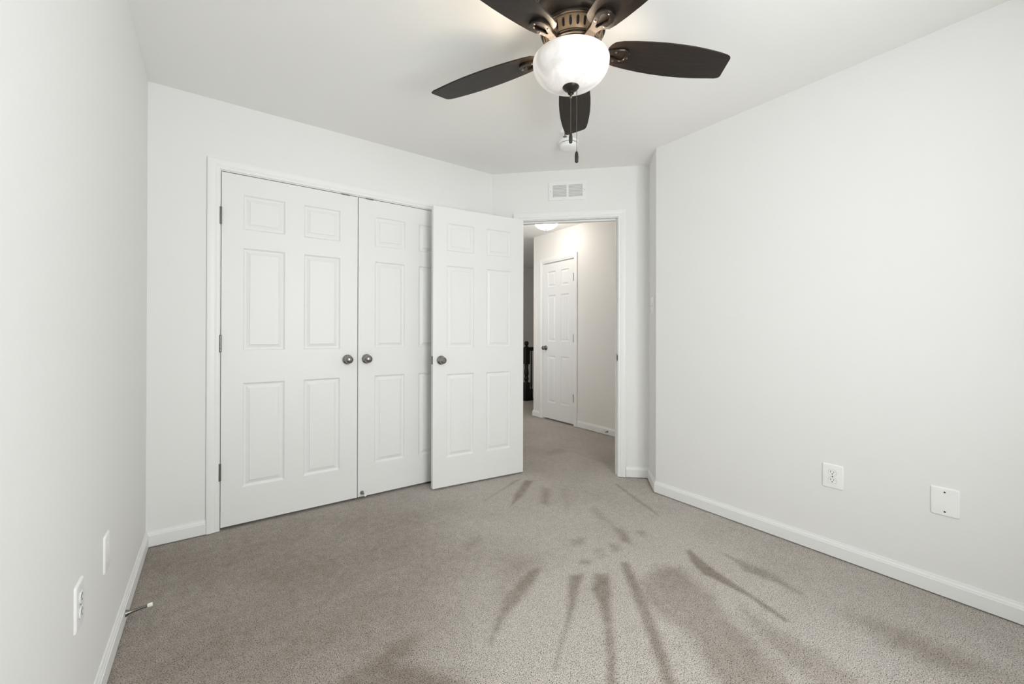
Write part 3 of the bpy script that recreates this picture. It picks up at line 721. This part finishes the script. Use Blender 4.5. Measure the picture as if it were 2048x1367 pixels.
# blades
BE = [(0.150, 0.040), (0.162, 0.052), (0.19, 0.0585), (0.24, 0.066), (0.30, 0.0725), (0.36, 0.0765), (0.42, 0.0775), (0.48, 0.0765), (0.54, 0.072), (0.58, 0.0675), (0.62, 0.062)]
def blade_outline():
    up = BE[:]; lo = [(r, -w_) for r, w_ in BE]
    tipu = [(0.648, 0.0585), (0.660, 0.0555), (0.6665, 0.050), (0.668, 0.044)]
    tipl = [(0.652, -0.045), (0.648, -0.0515), (0.640, -0.0565), (0.630, -0.0602)]
    lo = lo[:-1]+[(0.605, -0.064)]
    inner = [(0.143, -0.026), (0.141, 0.0), (0.143, 0.026)]
    return up+tipu+tipl+lo[::-1]+inner
def make_blade():
    bm = bmesh.new(); prism(bm, blade_outline(), -0.003, 0.003)
    es = [e_ for e_ in bm.edges if abs(e_.verts[0].co.z-e_.verts[1].co.z) < 1e-6]
    bmesh.ops.bevel(bm, geom=es, offset=0.0015, segments=2, affect='EDGES')
    bmesh.ops.recalc_face_normals(bm, faces=bm.faces[:]); return bm
def make_iron():
    """cast blade iron under the blade: arm rising from the hub to a teardrop loop with an open middle"""
    bm = bmesh.new()
    out = [(0.124, 0.0165), (0.142, 0.0195), (0.162, 0.0275), (0.182, 0.0345), (0.201, 0.0365), (0.217, 0.0320), (0.229, 0.0210), (0.2345, 0.0)]
    out = out+[(r, -w_) for r, w_ in out[-2::-1]]
    ins = [(0.152, 0.0035), (0.164, 0.0065), (0.180, 0.0120), (0.192, 0.0165), (0.201, 0.0180), (0.208, 0.0160), (0.2135, 0.0095), (0.215, 0.0)]
    ins = ins+[(r, -w_) for r, w_ in ins[-2::-1]]
    n = len(out)
    lv = [(-0.0035, out, 0), (-0.0135, out, 0), (-0.0165, out, 0.0025)]
    def ring(P, z, shrink=0.0, c=(0.19, 0)):
        r = []
        for x, y in P:
            d = Vector((x-c[0], y-c[1])); L = d.length; d = d*(1-shrink/L); r.append(bm.verts.new((c[0]+d.x, c[1]+d.y, z)))
        return r
    o1 = ring(out, -0.0032); o2 = ring(out, -0.0120); o3 = ring(out, -0.0150, 0.003)
    i1 = ring(ins, -0.0032); i2 = ring(ins, -0.0120); i3 = ring(ins, -0.0150, -0.0025)
    def st(a, b, closed=False):
        m = len(a)
        for i in range(m-1): bm.faces.new([a[i], a[i+1], b[i+1], b[i]])
        if closed: bm.faces.new([a[-1], a[0], b[0], b[-1]])
    st(o1, o2, True); st(o2, o3, True); st(i1, i2, True); st(i2, i3, True)
    st(o3, i3, True); st(o1, i1, True)
    # arm down to the hub
    sec = [((0.130, -0.0032), (0.130, -0.0150), 0.0165), ((0.115, -0.006), (0.115, -0.018), 0.0165), ((0.100, -0.012), (0.100, -0.024), 0.0175), ((0.082, -0.016), (0.082, -0.028), 0.019)]
    prev = None
    for (xa, za), (xb, zb), hw in sec:
        cur = [bm.verts.new((xa, hw, za)), bm.verts.new((xa, -hw, za)), bm.verts.new((xb, -hw, zb)), bm.verts.new((xb, hw, zb))]
        if prev:
            for i in range(4): bm.faces.new([prev[i], prev[(i+1) % 4], cur[(i+1) % 4], cur[i]])
        else: bm.faces.new(cur)
        prev = cur
    bm.faces.new(prev[::-1])
    bmesh.ops.recalc_face_normals(bm, faces=bm.faces[:]); return bm
PITCHB = -9.65
TH0 = 8.25-YAW                          # first blade's bearing in the room
bl0 = ir0 = None
for k in range(5):
    a = R(TH0+72*k)
    base = Matrix.Translation((0, 0, 2.255-H)) @ Matrix.Rotation(a, 4, 'Z') @ Matrix.Rotation(R(1.15), 4, 'Y') @ Matrix.Rotation(R(PITCHB), 4, 'X')
    if bl0 is None:
        bl0 = b = autosmooth(obj('blade', make_blade(), M['walnut'], fan), 30); ir0 = i_ = autosmooth(obj('blade_iron', make_iron(), M['iron'], fan), 30)
        scs = []
        for sx, sy in ((0.172, 0.0205), (0.172, -0.0205), (0.2245, 0.0)):
            sbm = bmesh.new(); lathe(sbm, [(0.0045, 0), (0.0042, 0.0015), (0.002, 0.0025), (0, 0.0027)], 10, Matrix.Translation((sx, sy, -0.0148)) @ Matrix.Rotation(math.pi, 4, 'X'))
            scs.append(autosmooth(obj('screw', sbm, M['darknickel'], i_), 40))
    else:
        b = bl0.copy(); i_ = ir0.copy(); cs = [x.copy() for x in scs]
        for x in [b, i_]+cs: COL.objects.link(x)
        b.parent = fan; i_.parent = fan
        for x in cs: x.parent = i_
    b.matrix_local = base; i_.matrix_local = base

# smoke detector and sprinkler on the ceiling
sd = thing('smoke_detector', 'round white smoke detector on the ceiling past the fan', 'smoke detector', (1.972, 2.073, H))
bm = bmesh.new(); lathe(bm, [(0.069, 0), (0.071, -0.004), (0.070, -0.013), (0.066, -0.0145)], 48); autosmooth(obj('base_ring', bm, M['plastic'], sd), 40)
bm = bmesh.new(); lathe(bm, [(0.0585, -0.0145), (0.0585, -0.020)], 48, cap=False); obj('sensor_slot', bm, M['black'], sd)
bm = bmesh.new(); lathe(bm, [(0.055, -0.0170), (0.062, -0.0185), (0.063, -0.024), (0.060, -0.038), (0.050, -0.046), (0.030, -0.049), (0, -0.050)], 48); cov = autosmooth(obj('cover', bm, M['plastic'], sd), 50)
bm = bmesh.new(); lathe(bm, [(0.0105, -0.0475), (0.0105, -0.0515), (0, -0.052)], 20, Matrix.Translation((0.012, -0.022, 0.0))); autosmooth(obj('test_button', bm, M['plastic'], cov), 40)

sp = thing('fire_sprinkler', 'small white fire sprinkler head on the ceiling beside the smoke detector', 'sprinkler', (1.846, 1.975, H))
bm = bmesh.new(); lathe(bm, [(0.030, 0), (0.031, -0.002), (0.024, -0.008), (0.013, -0.009)], 32); autosmooth(obj('escutcheon', bm, M['plastic'], sp), 40)
bm = bmesh.new(); tube(bm, [(-0.010, 0, -0.008), (-0.012, 0, -0.018), (-0.006, 0, -0.030), (0, 0, -0.034)], 0.0022); tube(bm, [(0.010, 0, -0.008), (0.012, 0, -0.018), (0.006, 0, -0.030), (0, 0, -0.034)], 0.0022); autosmooth(obj('yoke', bm, M['plastic'], sp), 60)
bm = bmesh.new(); lathe(bm, [(0.004, -0.008), (0.004, -0.033)], 12); obj('bulb', bm, M['darknickel'], sp)
bm = bmesh.new(); lathe(bm, [(0.004, -0.033), (0.013, -0.0345), (0.013, -0.036), (0, -0.037)], 20); autosmooth(obj('deflector', bm, M['darknickel'], sp), 40)

# hallway ceiling light
hl = thing('hallway_ceiling_light', 'lit white glass bowl light on the hallway ceiling', 'ceiling light', (3.13, 3.66, H))
bm = bmesh.new(); lathe(bm, [(0.155, 0), (0.158, -0.006), (0.155, -0.018), (0.148, -0.022)], 48); autosmooth(obj('rim', bm, M['plastic'], hl), 40)
bm = bmesh.new(); pr = [(0.138, -0.020)]
for i in range(1, 11):
    a = math.pi/2*i/10; pr.append((max(0.138*math.cos(a), 0.008), -0.020-0.085*math.sin(a)))
lathe(bm, pr, 48, cap=False); autosmooth(obj('glass_bowl', bm, M['hallbowl'], hl), 60)
bm = bmesh.new(); lathe(bm, [(0.014, -0.103), (0.012, -0.109), (0.006, -0.113), (0.009, -0.119), (0.006, -0.127), (0, -0.129)], 20); autosmooth(obj('finial', bm, M['nickel'], hl), 40)

# stair railing at the end of the hallway
NX, NY = 4.262, 5.49
rail = thing('stair_railing', 'black wooden stair railing with turned newel post in the hallway', 'railing', (NX, NY, 0))
bm = bmesh.new(); hw = 0.043
box(bm, (-hw, -hw, 0), (hw, hw, 0.305)); box(bm, (-hw, -hw, 0.615), (hw, hw, 0.895))
lathe(bm, [(0.036, 0.305), (0.030, 0.322), (0.024, 0.330), (0.036, 0.345), (0.040, 0.365), (0.036, 0.390), (0.025, 0.405), (0.028, 0.412), (0.038, 0.440), (0.040, 0.470), (0.033, 0.520), (0.026, 0.560), (0.034, 0.590), (0.030, 0.602), (0.038, 0.615)], 24)
lathe(bm, [(0.043, 0.895), (0.038, 0.905), (0.022, 0.914), (0.018, 0.922), (0.030, 0.935), (0.037, 0.955), (0.036, 0.975), (0.026, 0.993), (0, 1.0)], 24)
bmesh.ops.recalc_face_normals(bm, faces=bm.faces[:]); autosmooth(obj('newel_post', bm, M['railwood'], rail), 40)
bm = bmesh.new(); box(bm, (hw, -0.03, 0.835), (1.75, 0.03, 0.885)); box(bm, (hw, -0.022, 0.875), (1.75, 0.022, 0.898)); obj('handrail', bm, M['railwood'], rail)
bm = bmesh.new(); box(bm, (hw, -0.04, 0.0), (1.75, 0.04, 0.02)); obj('shoe_rail', bm, M['railwood'], rail)
bal0 = None
for k in range(14):
    x = 0.105+0.115*k
    if bal0 is None:
        bm = bmesh.new(); box(bm, (-0.017, -0.017, 0.018), (0.017, 0.017, 0.19))
        lathe(bm, [(0.016, 0.19), (0.011, 0.205), (0.015, 0.225), (0.0155, 0.26), (0.0125, 0.45), (0.010, 0.84)], 12)
        bal0 = o = autosmooth(obj('baluster', bm, M['railwood'], rail), 40)
    else:
        o = bal0.copy(); COL.objects.link(o); o.parent = rail
    o.location = (x, 0, 0)
